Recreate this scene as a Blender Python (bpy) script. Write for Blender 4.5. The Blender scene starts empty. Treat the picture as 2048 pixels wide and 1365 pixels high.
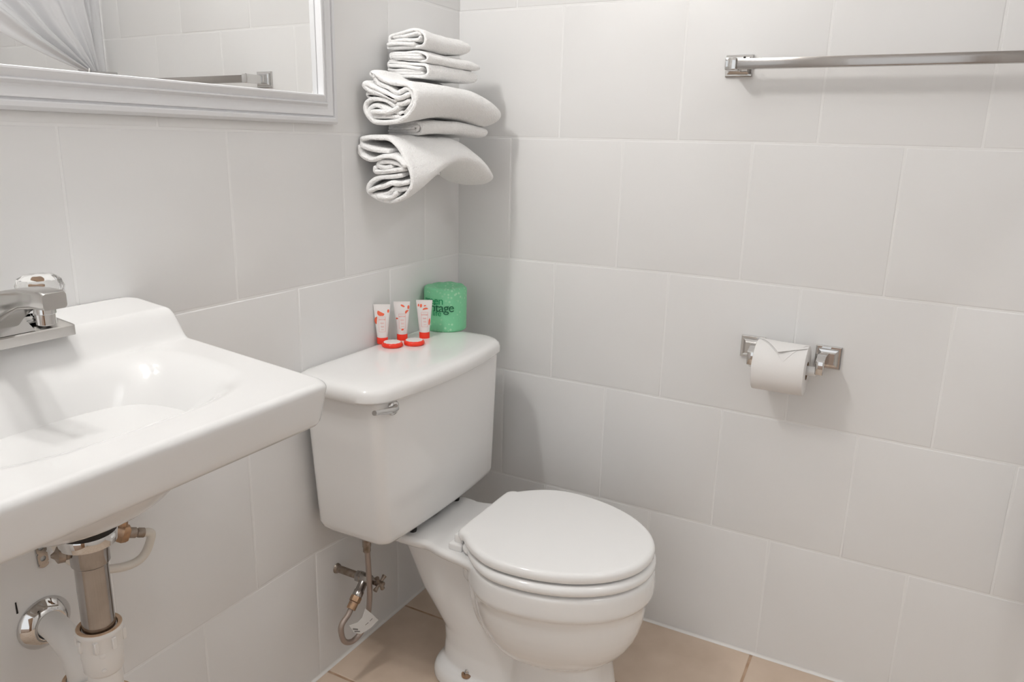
import bpy, bmesh, math, random
from mathutils import Vector, Matrix, noise
random.seed(7)
PI = math.pi
C = bpy.context.scene.collection
SC = bpy.context.scene

# ------------------------------------------------------------------ camera
F = Vector((-0.45491298, 0.85408267, -0.2521844))
R_ = Vector((0.87952004, 0.47529824, 0.02315333))
U_ = Vector((-0.13963766, 0.21126849, 0.96740217))
CAM = Vector((1.08383463, -1.71846692, 1.20347076))
cd = bpy.data.cameras.new('camera'); cam = bpy.data.objects.new('camera', cd); C.objects.link(cam)
cd.sensor_width = 36; cd.lens = 1523.97 / 2048 * 36; cd.clip_start = 0.01
m = Matrix((R_, U_, -F)).transposed().to_4x4(); m.translation = CAM
cam.matrix_world = m
SC.camera = cam
SC.view_settings.view_transform = 'Standard'
SC.view_settings.look = 'None'
SC.view_settings.gamma = 1
SC.view_settings.use_curve_mapping = False
SC.view_settings.exposure = -0.20

# ------------------------------------------------------------------ world
w = bpy.data.worlds.new('world'); SC.world = w; w.use_nodes = True
w.node_tree.nodes['Background'].inputs[0].default_value = (0.95, 0.975, 1.0, 1)
w.node_tree.nodes['Background'].inputs[1].default_value = 1.32
BULB = 215.0      # vanity globes (emission strength)
FILL_DOME = 2.5       # added ceiling fill, no fixture seen

# ------------------------------------------------------------------ materials
def mat(name, col, rough=0.5, metal=0.0, spec=0.5, bump=None, coat=0, sss=0, trans=0, ior=1.45, var=None, emit=0):
    m = bpy.data.materials.new(name); m.use_nodes = True
    nt = m.node_tree; b = nt.nodes['Principled BSDF']
    b.inputs['Base Color'].default_value = (*col, 1)
    b.inputs['Roughness'].default_value = rough
    b.inputs['Metallic'].default_value = metal
    b.inputs['Specular IOR Level'].default_value = spec
    b.inputs['Coat Weight'].default_value = coat
    b.inputs['Coat Roughness'].default_value = 0.05
    b.inputs['IOR'].default_value = ior
    b.inputs['Transmission Weight'].default_value = trans
    if sss:
        b.inputs['Subsurface Weight'].default_value = sss
        b.inputs['Subsurface Scale'].default_value = 0.005
    if emit:
        b.inputs['Emission Color'].default_value = (*col, 1); b.inputs['Emission Strength'].default_value = emit
    tc = None
    def coord():
        nonlocal tc
        if tc is None: tc = nt.nodes.new('ShaderNodeTexCoord')
        return tc.outputs['Object']
    if bump:                                 # list of (scale, distance, detail)
        prev = None
        for sc_, dist, det in bump:
            n = nt.nodes.new('ShaderNodeTexNoise'); n.inputs['Scale'].default_value = sc_; n.inputs['Detail'].default_value = det
            nt.links.new(coord(), n.inputs['Vector'])
            bp = nt.nodes.new('ShaderNodeBump'); bp.inputs['Distance'].default_value = dist; bp.inputs['Strength'].default_value = 1
            nt.links.new(n.outputs['Fac'], bp.inputs['Height'])
            if prev: nt.links.new(prev.outputs['Normal'], bp.inputs['Normal'])
            prev = bp
        nt.links.new(prev.outputs['Normal'], b.inputs['Normal'])
    if var:                                  # (scale, other colour, detail[, low, high])
        n = nt.nodes.new('ShaderNodeTexNoise'); n.inputs['Scale'].default_value = var[0]; n.inputs['Detail'].default_value = var[2]
        nt.links.new(coord(), n.inputs['Vector'])
        r = nt.nodes.new('ShaderNodeValToRGB')
        r.color_ramp.elements[0].position = var[3] if len(var) > 3 else 0.3
        r.color_ramp.elements[1].position = var[4] if len(var) > 4 else 0.7
        r.color_ramp.elements[0].color = (*col, 1); r.color_ramp.elements[1].color = (*var[1], 1)
        nt.links.new(n.outputs['Fac'], r.inputs['Fac']); nt.links.new(r.outputs['Color'], b.inputs['Base Color'])
    return m

M = {}
M['wall'] = mat('painted_tile', (0.825, 0.821, 0.814), 0.38, spec=0.35, bump=[(9, 0.0012, 2), (120, 0.00006, 3)])
M['grout'] = mat('painted_grout', (0.87, 0.866, 0.858), 0.5, spec=0.3, bump=[(60, 0.0004, 3)])
M['floor'] = mat('beige_tile', (0.70, 0.565, 0.45), 0.45, spec=0.35, bump=[(40, 0.0003, 4)], var=(9, (0.62, 0.49, 0.38), 8, 0.35, 0.68))
M['floor_grout'] = mat('sand_grout', (0.40, 0.25, 0.16), 0.8, spec=0.2, bump=[(200, 0.0005, 4)], var=(25, (0.58, 0.42, 0.30), 4))
M['caulk'] = mat('white_caulk', (0.80, 0.78, 0.75), 0.45)
M['ceiling'] = mat('ceiling_paint', (0.92, 0.92, 0.915), 0.8)
M['china'] = mat('white_china', (0.88, 0.875, 0.865), 0.09, spec=0.5, coat=0.3)
M['sinkchina'] = mat('white_sink_china', (0.775, 0.77, 0.762), 0.10, spec=0.5, coat=0.3)
M['seat'] = mat('white_seat_plastic', (0.90, 0.895, 0.885), 0.09, spec=0.5)
M['chrome'] = mat('chrome', (0.66, 0.65, 0.64), 0.05, metal=1)
M['satin'] = mat('satin_chrome', (0.60, 0.585, 0.565), 0.19, metal=1)
M['nickel'] = mat('brushed_nickel', (0.42, 0.395, 0.375), 0.17, metal=1, bump=[(30, 0.0002, 2)])
M['steel'] = mat('tailpiece_steel', (0.43, 0.415, 0.405), 0.13, metal=1, var=(25, (0.35, 0.33, 0.315), 4))
M['oldmetal'] = mat('aged_metal', (0.42, 0.36, 0.31), 0.4, metal=0.9, var=(90, (0.24, 0.19, 0.15), 4), bump=[(200, 0.0004, 3)])
M['brass'] = mat('tarnished_brass', (0.55, 0.36, 0.22), 0.35, metal=0.9, var=(80, (0.36, 0.24, 0.17), 4))
M['braid'] = mat('braided_hose', (0.40, 0.33, 0.29), 0.42, metal=0.6, bump=[(900, 0.0004, 1)])
M['pvc'] = mat('white_pvc', (0.80, 0.775, 0.745), 0.3)
M['rustpvc'] = mat('stained_pvc_rim', (0.70, 0.52, 0.37), 0.5, var=(60, (0.50, 0.30, 0.17), 4))
M['hose'] = mat('cream_hose', (0.74, 0.69, 0.62), 0.35)
M['rubber'] = mat('black_rubber', (0.012, 0.011, 0.010), 0.6)
M['mirror'] = mat('mirror_glass', (0.90, 0.905, 0.90), 0.006, metal=1)
M['frame'] = mat('white_frame_paint', (0.80, 0.805, 0.82), 0.4, bump=[(60, 0.0002, 3)])
M['towel'] = mat('white_terry', (0.97, 0.965, 0.955), 0.95, spec=0.1, bump=[(380, 0.0022, 2), (70, 0.002, 2)])
M['paper'] = mat('white_tissue', (0.86, 0.845, 0.83), 0.9, spec=0.1, bump=[(500, 0.0002, 1)])
M['cardboard'] = mat('cardboard', (0.30, 0.19, 0.12), 0.9)
M['dark'] = mat('dark_gap', (0.02, 0.018, 0.016), 0.8)
M['clear'] = mat('clear_acrylic', (0.97, 0.97, 0.96), 0.03, trans=1, ior=1.42)
M['red'] = mat('red_orange_plastic', (0.90, 0.045, 0.02), 0.3)
M['tubewhite'] = mat('white_tube_plastic', (0.84, 0.80, 0.78), 0.3)
M['pink'] = mat('pink_print', (0.86, 0.40, 0.35), 0.5)
M['coral'] = mat('coral_print', (0.90, 0.16, 0.08), 0.45)
M['greentext'] = mat('dark_green_print', (0.01, 0.13, 0.06), 0.4)
M['midtext'] = mat('bright_green_print', (0.01, 0.30, 0.11), 0.4)
M['label'] = mat('white_label', (0.85, 0.85, 0.84), 0.5)
M['ink'] = mat('grey_ink', (0.25, 0.24, 0.23), 0.6)
M['wood'] = mat('brown_door_wood', (0.33, 0.19, 0.10), 0.45, var=(6, (0.22, 0.12, 0.06), 4))
M['curtain'] = mat('white_curtain', (0.92, 0.92, 0.93), 0.8)
_nt = M['curtain'].node_tree; _t = _nt.nodes.new('ShaderNodeBsdfTranslucent'); _t.inputs['Color'].default_value = (0.92, 0.92, 0.93, 1)
_x = _nt.nodes.new('ShaderNodeMixShader'); _x.inputs[0].default_value = 0.45
_nt.links.new(_nt.nodes['Principled BSDF'].outputs[0], _x.inputs[1]); _nt.links.new(_t.outputs[0], _x.inputs[2]); _nt.links.new(_x.outputs[0], _nt.nodes['Material Output'].inputs[0])
M['bulb'] = mat('lit_globe', (1.0, 0.985, 0.965), 0.5, emit=BULB)
M['shower'] = mat('fill_lens', (1.0, 1.0, 1.0), 0.5, emit=60.0)
M['dome'] = mat('fill_dome', (1.0, 1.0, 1.0), 0.5, emit=FILL_DOME)

# green wrapper with pale dots
def wrapper():
    m = bpy.data.materials.new('green_wrapper'); m.use_nodes = True
    nt = m.node_tree; b = nt.nodes['Principled BSDF']; b.inputs['Roughness'].default_value = 0.42
    tc = nt.nodes.new('ShaderNodeTexCoord'); v = nt.nodes.new('ShaderNodeTexVoronoi'); v.inputs['Scale'].default_value = 105
    nt.links.new(tc.outputs['Object'], v.inputs['Vector'])
    r = nt.nodes.new('ShaderNodeValToRGB'); r.color_ramp.elements[0].position = 0.22; r.color_ramp.elements[1].position = 0.36
    r.color_ramp.elements[0].color = (0.42, 0.75, 0.50, 1); r.color_ramp.elements[1].color = (0.22, 0.64, 0.35, 1)
    nt.links.new(v.outputs['Distance'], r.inputs['Fac'])
    n = nt.nodes.new('ShaderNodeTexNoise'); n.inputs['Scale'].default_value = 22; nt.links.new(tc.outputs['Object'], n.inputs['Vector'])
    r2 = nt.nodes.new('ShaderNodeValToRGB'); r2.color_ramp.elements[0].position = 0.42; r2.color_ramp.elements[1].position = 0.55
    r2.color_ramp.elements[0].color = (0, 0, 0, 1); r2.color_ramp.elements[1].color = (1, 1, 1, 1)
    nt.links.new(n.outputs['Fac'], r2.inputs['Fac'])
    mx = nt.nodes.new('ShaderNodeMix'); mx.data_type = 'RGBA'
    nt.links.new(r2.outputs['Color'], mx.inputs['Factor'])
    mx.inputs[6].default_value = (0.22, 0.64, 0.35, 1); nt.links.new(r.outputs['Color'], mx.inputs[7])
    nt.links.new(mx.outputs[2], b.inputs['Base Color'])
    bn = nt.nodes.new('ShaderNodeTexNoise'); bn.inputs['Scale'].default_value = 45; nt.links.new(tc.outputs['Object'], bn.inputs['Vector'])
    bp = nt.nodes.new('ShaderNodeBump'); bp.inputs['Distance'].default_value = 0.002
    nt.links.new(bn.outputs['Fac'], bp.inputs['Height']); nt.links.new(bp.outputs['Normal'], b.inputs['Normal'])
    return m
M['wrap'] = wrapper()

# ------------------------------------------------------------------ builders
def origin(o):
    v = Vector((0, 0, 0))
    while o is not None:
        v += o.location; o = o.parent
    return v
def tag(o, label=None, cat=None, group=None, kind=None):
    if label: o['label'] = label
    if cat: o['category'] = cat
    if group: o['group'] = group
    if kind: o['kind'] = kind
    return o
def thing(name, loc, label, cat, group=None):
    o = bpy.data.objects.new(name, None); C.objects.link(o); o.location = loc; o.empty_display_size = 0.05
    return tag(o, label, cat, group)
def obj(name, verts, faces, ms, parent=None, smooth=True, idx=None, loc=None, angle=None):
    """verts are in world space; the mesh is stored relative to the parent (or to loc)."""
    off = origin(parent) if parent is not None else Vector(loc or (0, 0, 0))
    me = bpy.data.meshes.new(name)
    me.from_pydata([Vector(v) - off for v in verts], [], faces)
    if not isinstance(ms, (list, tuple)): ms = [ms]
    for q in ms: me.materials.append(q)
    if idx:
        for p, i in zip(me.polygons, idx): p.material_index = i
    me.validate(); me.update()
    bm = bmesh.new(); bm.from_mesh(me); bmesh.ops.recalc_face_normals(bm, faces=bm.faces); bm.to_mesh(me); bm.free()
    for p in me.polygons: p.use_smooth = smooth
    if smooth: me.set_sharp_from_angle(angle=math.radians(angle or 40))
    o = bpy.data.objects.new(name, me); C.objects.link(o)
    if parent is not None: o.parent = parent
    else: o.location = off
    return o
class G:
    def __init__(s): s.v = []; s.f = []; s.i = []; s.cur = 0
    def add(s, v, f):
        n = len(s.v); s.v += [Vector(q) for q in v]; s.f += [tuple(k + n for k in q) for q in f]; s.i += [s.cur] * len(f); return s
    def loft(s, loops, cap0=True, cap1=True, close=True):
        n = len(loops[0]); v = [p for l in loops for p in l]; f = []
        for a in range(len(loops) - 1):
            for b in range(n if close else n - 1):
                c = (b + 1) % n
                f.append((a * n + b, a * n + c, (a + 1) * n + c, (a + 1) * n + b))
        if cap0: f.append(tuple(range(n)))
        if cap1: f.append(tuple(range((len(loops) - 1) * n, len(loops) * n)))
        return s.add(v, f)
    def box(s, a, b, bev=0.0, seg=3):
        bm = bmesh.new(); bmesh.ops.create_cube(bm, size=1)
        for v in bm.verts: v.co = Vector([(a[k] + b[k]) / 2 + v.co[k] * (b[k] - a[k]) for k in range(3)])
        if bev: bmesh.ops.bevel(bm, geom=bm.edges[:], offset=bev, segments=seg, profile=0.5, affect='EDGES')
        bm.verts.index_update()
        s.add([v.co.copy() for v in bm.verts], [tuple(v.index for v in f.verts) for f in bm.faces]); bm.free(); return s
    def lathe(s, prof, c, axis=(0, 0, 1), seg=32, flute=0, nf=0, cap=True):
        ax = Vector(axis).normalized(); t = Vector((1, 0, 0)) if abs(ax.x) < 0.9 else Vector((0, 1, 0))
        u = ax.cross(t).normalized(); w_ = ax.cross(u); loops = []
        for r, h in prof:
            loops.append([Vector(c) + ax * h + (u * math.cos(2 * PI * k / seg) + w_ * math.sin(2 * PI * k / seg)) * r * (1 + flute * math.cos(nf * 2 * PI * k / seg)) for k in range(seg)])
        return s.loft(loops, cap, cap)
    def tube(s, pts, r, seg=16, cap=True):
        pts = [Vector(p) for p in pts]; n = len(pts); loops = []
        up = None
        for k in range(n):
            d = (pts[min(k + 1, n - 1)] - pts[max(k - 1, 0)]).normalized()
            if up is None:
                t = Vector((0, 0, 1)) if abs(d.z) < 0.9 else Vector((1, 0, 0)); up = (t - d * t.dot(d)).normalized()
            else: up = (up - d * up.dot(d)).normalized()
            w_ = d.cross(up); rr = r[k] if isinstance(r, (list, tuple)) else r
            loops.append([pts[k] + (up * math.cos(2 * PI * j / seg) + w_ * math.sin(2 * PI * j / seg)) * rr for j in range(seg)])
        return s.loft(loops, cap, cap)
    def make(s, name, ms, parent=None, **k): return obj(name, s.v, s.f, ms, parent, idx=s.i if isinstance(ms, (list, tuple)) else None, **k)
def spline(P, n=8):
    P = [Vector(p) for p in P]; out = []
    for i in range(len(P) - 1):
        a = P[max(i - 1, 0)]; b = P[i]; c = P[i + 1]; d = P[min(i + 2, len(P) - 1)]
        for k in range(n):
            t = k / n
            out.append(0.5 * ((2 * b) + (c - a) * t + (2 * a - 5 * b + 4 * c - d) * t * t + (3 * b - a - 3 * c + d) * t ** 3))
    out.append(P[-1]); return out
def pix(x, y, ax, v):
    """measuring aid: the point of the plane axis=v that the photograph shows at pixel (x, y)"""
    d = F + R_ * ((x - 1024) / 1523.97) - U_ * ((y - 682.5) / 1523.97)
    return CAM + d * ((v - CAM[ax]) / d[ax])
def rrect(x0, x1, y0, y1, r, z, n=8, bow=0.0, ryl=None):
    pts = []
    for cx, cy, a0 in ((x1 - r, y1 - r, 0), (x0 + r, y1 - r, 90), (x0 + r, y0 + r, 180), (x1 - r, y0 + r, 270)):
        for k in range(n + 1):
            a = math.radians(a0 + 90 * k / n); pts.append([cx + r * math.cos(a), cy + r * math.sin(a)])
    # densify the straight runs
    out = []
    for i, p in enumerate(pts):
        q = pts[(i + 1) % len(pts)]; out.append(p)
        L = math.hypot(q[0] - p[0], q[1] - p[1])
        if L > 0.03:
            k = 12
            for j in range(1, k): out.append([p[0] + (q[0] - p[0]) * j / k, p[1] + (q[1] - p[1]) * j / k])
    cy = (y0 + y1) / 2; hw = (y1 - y0) / 2
    return [Vector((x + (bow * (1 - ((y - cy) / hw) ** 2) * max(0, (x - x0) / (x1 - x0)) if bow else 0), y, z)) for x, y in out]
def sm(a, b, x):
    t = min(1, max(0, (x - a) / (b - a))); return t * t * (3 - 2 * t)
def lerp(a, b, t): return a + (b - a) * t

# ------------------------------------------------------------------ tiled walls and floor
def tiled(name, rows, colfn, place, z_lo, z_hi, s_hi, mt, mg, gw=0.004, gd=0.0010, bev=0.0022, tilt=0.0006, warp=None):
    """rows: list of joint heights; colfn(i) -> list of joint positions; place(s, z, d) -> world point"""
    g = G()
    g.cur = 1
    z_lo -= 0.05; s0_ = -0.05; s_e = s_hi + 0.05
    g.add([place(s0_, z_lo, -gd), place(s_e, z_lo, -gd), place(s_e, z_hi, -gd), place(s0_, z_hi, -gd)], [(0, 1, 2, 3)])
    g.add([place(s0_, z_lo, -0.06), place(s_e, z_lo, -0.06), place(s_e, z_hi, -0.06), place(s0_, z_hi, -0.06)], [(3, 2, 1, 0)])
    g.add([place(s0_, z_lo, -gd), place(s0_, z_lo, -0.06), place(s_e, z_lo, -gd), place(s_e, z_lo, -0.06), place(s0_, z_hi, -gd), place(s0_, z_hi, -0.06), place(s_e, z_hi, -gd), place(s_e, z_hi, -0.06)],
          [(0, 1, 3, 2), (4, 5, 7, 6), (0, 1, 5, 4), (2, 3, 7, 6)])
    g.cur = 0
    wp = warp or (lambda i, s: 0)
    for i in range(len(rows) - 1):
        cols = colfn(i)
        for j in range(len(cols) - 1):
            a, b = cols[j], cols[j + 1]
            if b - a < 0.02: continue
            h = gw / 2
            ga = h if a > 0.001 else 0; gb = h if b < s_hi - 0.001 else 0
            N = 4
            ring0 = []; ring1 = []
            d00, d10, d11, d01 = [random.uniform(-tilt, 0) for _ in range(4)]
            def dd(u, v): return (d00 * (1 - u) * (1 - v) + d10 * u * (1 - v) + d11 * u * v + d01 * (1 - u) * v)
            def P(u, v, ins, dep):
                s = lerp(a + ga + ins, b - gb - ins, u)
                zl = rows[i] + wp(i, s) + (h if i > 0 else 0) + ins; zh = rows[i + 1] + wp(i + 1, s) - h - ins
                return place(s, lerp(zl, zh, v), dd(u, v) - dep)
            per = [(k / N, 0) for k in range(N)] + [(1, k / N) for k in range(N)] + [(1 - k / N, 1) for k in range(N)] + [(0, 1 - k / N) for k in range(N)]
            loops = [[P(u, v, 0, gd + 0.002) for u, v in per], [P(u, v, 0, gd * 0.9) for u, v in per], [P(u, v, bev * 0.3, gd * 0.4) for u, v in per], [P(u, v, bev * 0.65, gd * 0.12) for u, v in per], [P(u, v, bev, 0) for u, v in per]]
            g.loft(loops, False, True)
    o = g.make(name, [mt, mg], None, angle=60); return tag(o, kind='structure')

U3 = 0.3; ZC = 0.9123
rowsW = [0.0] + [ZC + (k) * U3 for k in (-2, -1, 0, 1, 2, 3, 4)] + [2.44]
P974 = 0.2921
def cols_right(i):
    o = {0: 0.282, 1: 0.145, 2: 0.285, 3: 0.154, 4: 0.283, 5: 0.160}.get(i, 0.283 if i % 2 == 0 else 0.155)
    c = [0.0]
    x = o
    while x < 2.05: c.append(x); x += P974
    return c + [2.10]
def warp_right(i, s):
    if i == 2: return (0.0025 if s < 0.5 else 0.0025 - 0.0125 * (s - 0.5)) if s < 1.4 else -0.009
    if i == 3: return 0.006 * math.exp(-((s - 0.6) / 0.35) ** 2) - 0.003 * sm(0.9, 1.4, s)
    if i == 4: return 0.003 - 0.004 * sm(0.7, 1.3, s)
    return 0
tiled('wall_right', rowsW, cols_right, lambda s, z, d: Vector((s, -d, z)), 0, 2.44, 2.10, M['wall'], M['grout'], warp=warp_right)
def cols_left(i):
    o = {0: 0.287, 1: 0.155, 2: 0.30, 3: 0.154, 4: 0.29}.get(i, 0.29 if i % 2 == 0 else 0.155)
    c = [0.0]; x = o
    while x < 2.55: c.append(x); x += 0.2985
    return c + [2.60]
def warp_left(i, s):
    if i == 1: return -0.012 * (1 - sm(0.42, 0.62, s)) + 0.003
    return 0
tiled('wall_left', rowsW, cols_left, lambda s, z, d: Vector((d, -s, z)), 0, 2.44, 2.60, M['wall'], M['grout'], warp=warp_left)
# far shower-side wall, seen only in the looking glass
tiled('wall_shower', rowsW, cols_left, lambda s, z, d: Vector((2.10 - d, -s, z)), 0, 2.44, 2.60, M['wall'], M['grout'])
# floor: joints at x = .857 - .302 k, y = -.264 - .302 k
frows = [0.0, 0.264, 0.566, 0.868, 1.17, 1.472, 1.774, 2.076, 2.378, 2.60]
tiled('floor', frows, lambda i: [0.0, 0.253, 0.555, 0.857, 1.159, 1.461, 1.763, 2.10], lambda s, z, d: Vector((s, -z, d)), 0, 2.60, 2.10, M['floor'], M['floor_grout'], gw=0.006, gd=0.0014, bev=0.003, tilt=0.0004)
g = G(); g.box((-0.06, -2.66, 2.44), (2.16, 0.06, 2.50)); tag(g.make('ceiling', M['ceiling'], None, smooth=False), kind='structure')
g = G(); g.box((-0.06, -2.66, 0), (0.35, -2.60, 2.44)); g.box((1.70, -2.66, 0), (2.16, -2.60, 2.44)); g.box((0.35, -2.66, 2.10), (1.70, -2.60, 2.44))  # unseen back wall; wide opening added to let world light in as fill
tag(g.make('wall_back', M['ceiling'], None, smooth=False), kind='structure')
g = G(); g.box((1.655, -3.45, 0.004), (1.695, -2.64, 2.028), 0.003); d1 = tag(g.make('door_1', M['wood'], None), kind='structure')
g = G(); g.box((-1.5, -6.0, -0.06), (3.5, -2.66, 0.0)); tag(g.make('floor', M['wood'], None, smooth=False), kind='structure')  # unseen hall floor, added to give the chrome dark reflections
# caulk bead where walls meet floor
def bead(name, a, b, nrm):
    g = G(); prof = []
    a = Vector(a); b = Vector(b); n = Vector(nrm); z = Vector((0, 0, 1)); r = 0.006
    L = []
    for p in (a, b):
        L.append([p, p + n * r] + [p + n * r * (1 - math.sin(t)) + z * r * (1 - math.cos(t)) for t in (0.3, 0.6, 0.9, 1.2)] + [p + z * r])
    g.loft(L); return tag(g.make(name, M['caulk'], None), kind='structure')
bead('trim_1', (0.0, 0, 0), (0.0, -2.6, 0), (1, 0, 0))
bead('trim_2', (0.0, 0, 0), (2.1, 0, 0), (0, -1, 0))

# ------------------------------------------------------------------ vanity light and added fill lamps (all out of the frame)
van = thing('vanity_light', (0.0, -1.2, 2.0), 'chrome vanity light bar with two round globes above the mirror', 'light')
g = G(); g.box((0.0, -1.48, 1.94), (0.03, -0.92, 2.05), 0.006); g.make('backplate', M['chrome'], van)
for y in (-1.28, -1.12):
    g = G(); g.lathe([(0.03, 0), (0.034, 0.01), (0.022, 0.03), (0.022, 0.05)], (0.028, y, 2.0), (1, 0, 0)); sk = g.make('socket', M['chrome'], van)
    bm = bmesh.new(); bmesh.ops.create_uvsphere(bm, u_segments=24, v_segments=16, radius=0.038)
    obj('globe', [v.co + Vector((0.118, y, 2.0)) for v in bm.verts], [tuple(v.index for v in f.verts) for f in bm.faces], M['bulb'], van); bm.free()
dome = thing('fill_ceiling_light', (1.0, -1.25, 2.44), 'added unseen round ceiling fill light over the bathroom floor', 'light')  # added for soft fill, not a known lamp of the room
g = G(); g.lathe([(0.0, 0), (0.20, 0), (0.205, -0.01), (0.205, -0.03), (0.19, -0.03), (0.0, -0.03)], (1.0, -1.25, 2.44), seg=40, cap=False); g.make('rim', M['chrome'], dome)
g = G(); g.lathe([(0.19, -0.028)] + [(0.19 * math.cos(t * PI / 16), -0.03 - 0.07 * math.sin(t * PI / 16)) for t in range(1, 9)], (1.0, -1.25, 2.44), seg=40, cap=False); g.make('shade', M['dome'], dome)

sl = thing('fill_shower_light', (1.76, -0.9, 2.44), 'added unseen small round fill light over the shower', 'light')  # added lamp that brightens the shower side for the mirror
g = G(); g.lathe([(0.0, 0), (0.12, 0), (0.12, -0.012), (0.10, -0.012), (0.0, -0.012)], (1.76, -0.9, 2.44), seg=32, cap=False); g.make('rim', M['chrome'], sl)
g = G(); g.lathe([(0.10, -0.013), (0.09, -0.022), (0.05, -0.026), (0.001, -0.027)], (1.76, -0.9, 2.44), seg=32, cap=False); g.make('lens', M['shower'], sl)

# ------------------------------------------------------------------ toilet
TY = -0.385
toi = thing('toilet', (0.35, TY, 0.0), 'white two-piece china toilet with closed lid standing on the beige floor', 'toilet')
def egg(x0, x1, hw, hr, z, cy=TY, xm=0.46, n=72):
    """x0 rear, x1 front, hw max half width at xm, hr half width at the rear"""
    pts = []
    front = []
    a = x1 - xm
    for k in range(n // 2 + 1):
        t = -PI / 2 + PI * k / (n // 2); front.append((xm + a * math.cos(t), hw * math.sin(t)))
    K = 12; side = []
    for k in range(1, K + 1):
        u = k / K; side.append((lerp(xm, x0 + 0.02, u), lerp(hr, hw, 1 - u ** 2.2)))
    rear = []
    rr = 0.02
    for k in range(1, 6):
        t = k / 6 * PI / 2; rear.append((x0 + rr - rr * math.sin(t), hr - rr * (1 - math.cos(t))))
    right = side + rear
    L = front + right + [(x0, hr * u) for u in (0.7, 0.35, 0, -0.35, -0.7)] + [(x, -y) for x, y in reversed(right)]
    return [Vector((x, cy + y, z)) for x, y in L]
def sup(cx, cy, a, b, z, n=48, p=2.6):
    out = []
    for k in range(n):
        t = 2 * PI * k / n; c = math.cos(t); s = math.sin(t)
        out.append(Vector((cx + a * math.copysign(abs(c) ** (2 / p), c), cy + b * math.copysign(abs(s) ** (2 / p), s), z)))
    return out
g = G()
# rim band and bowl
L = []
for z, k in ((0.3665, 0.965), (0.3635, 0.985), (0.359, 0.995), (0.340, 1.0), (0.320, 1.0), (0.313, 0.988), (0.309, 0.962)):
    L.append(egg(0.325 + (1 - k) * 0.1, 0.435 + 0.27 * k, 0.182 * k, 0.12 * k, z))
for t in range(1, 15):
    u = t / 14; z = 0.309 - 0.177 * math.sin(u * PI / 2); k = 0.955 * (math.cos(u * PI / 2) ** 0.62 if u < 1 else 0.02) + 0.0
    k = max(k, 0.03)
    cx = lerp(0.0, 0.03, u)
    L.append(egg(0.335 + 0.13 * (1 - k), 0.455 + cx + (0.245 - 0 * u) * k, 0.178 * k, 0.125 * k, z, xm=0.46 + cx * k))
g.loft(L)
# rear deck under the tank
def deck_out(z, e):
    hw = 0.118 + e
    pts = [(0.045, hw - 0.012), (0.055, hw), (0.20, hw + 0.002), (0.235, hw - 0.002), (0.28, hw + 0.010), (0.335, hw + 0.018), (0.40, hw + 0.03)]
    P2 = spline([Vector((x, y, 0)) for x, y in pts], 4)
    a = [Vector((p.x, TY + p.y, z)) for p in P2]; b = [Vector((p.x, TY - p.y, z)) for p in reversed(P2)]
    return a + b
g.loft([deck_out(0.335, -0.035), deck_out(0.342, -0.012), deck_out(0.350, -0.003), deck_out(0.360, 0.0), deck_out(0.365, -0.003), deck_out(0.3675, -0.008)])
# trapway column
L = []
for z, xa, xb, b in ((0.36, 0.085, 0.42, 0.085), (0.34, 0.095, 0.44, 0.082), (0.30, 0.120, 0.46, 0.080), (0.26, 0.140, 0.48, 0.080), (0.21, 0.165, 0.50, 0.080), (0.17, 0.195, 0.52, 0.079), (0.13, 0.225, 0.53, 0.078), (0.09, 0.228, 0.55, 0.078), (0.05, 0.225, 0.57, 0.084), (0.002, 0.222, 0.58, 0.090)):
    L.append(sup((xa + xb) / 2, TY, (xb - xa) / 2, b, z))
g.loft(L)
# front pedestal
L = []
for z, xa, xb, b in ((0.22, 0.42, 0.60, 0.085), (0.15, 0.415, 0.615, 0.088), (0.10, 0.41, 0.622, 0.092), (0.05, 0.40, 0.630, 0.098), (0.002, 0.39, 0.638, 0.103)):
    L.append(sup((xa + xb) / 2, TY, (xb - xa) / 2, b, z, p=3.2))
g.loft(L)
# foot flange
L = []
for z, e in ((0.001, 0.0), (0.022, 0.0), (0.034, -0.004), (0.043, -0.014), (0.047, -0.03)):
    L.append(sup(0.400, TY, 0.190 + e, 0.106 + e, z, p=3.2))
g.loft(L)
body = g.make('bowl', M['china'], toi)
rm = body.modifiers.new('blend', 'REMESH'); rm.mode = 'VOXEL'; rm.voxel_size = 0.0035; rm.use_smooth_shade = True
sm_ = body.modifiers.new('soften', 'SMOOTH'); sm_.iterations = 7; sm_.factor = 0.6
# tank
g = G(); L = []
def tank_out(z, inset=0.0):
    t = (z - 0.380) / 0.33
    return rrect(0.018 + inset, lerp(0.205, 0.212, t) - inset, TY - lerp(0.212, 0.240, t) + inset, TY + lerp(0.236, 0.243, t) - inset, 0.024, z, bow=0.010)
for z, e in ((0.3795, 0.032), (0.3815, 0.020), (0.387, 0.010), (0.396, 0.003), (0.408, 0.0), (0.50, 0), (0.60, 0), (0.70, 0), (0.712, 0.002)): L.append(tank_out(z, e))
g.loft(L); tank = g.make('tank', M['china'], toi)
g = G(); L = []
def lid_out(z, e): return rrect(0.001 + max(e * 0.5, 0), 0.216 - e, TY - 0.258 + e, TY + 0.258 - e, 0.045, z, bow=0.030)
for z, e in ((0.709, 0.012), (0.710, 0.004), (0.715, 0.0), (0.728, 0.0), (0.736, 0.003), (0.741, 0.009), (0.744, 0.018), (0.7455, 0.035), (0.7465, 0.06)): L.append(lid_out(z, e))
g.loft(L); lid = g.make('tank_lid', M['china'], toi)
LIDZ = 0.7455
g = G(); g.lathe([(0.016, 0), (0.0165, 0.004), (0.014, 0.008), (0.006, 0.011), (0.002, 0.0115)], (0.2115, TY - 0.193, 0.694), (1, 0, 0)); lv = g.make('flush_lever', M['chrome'], toi)
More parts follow.
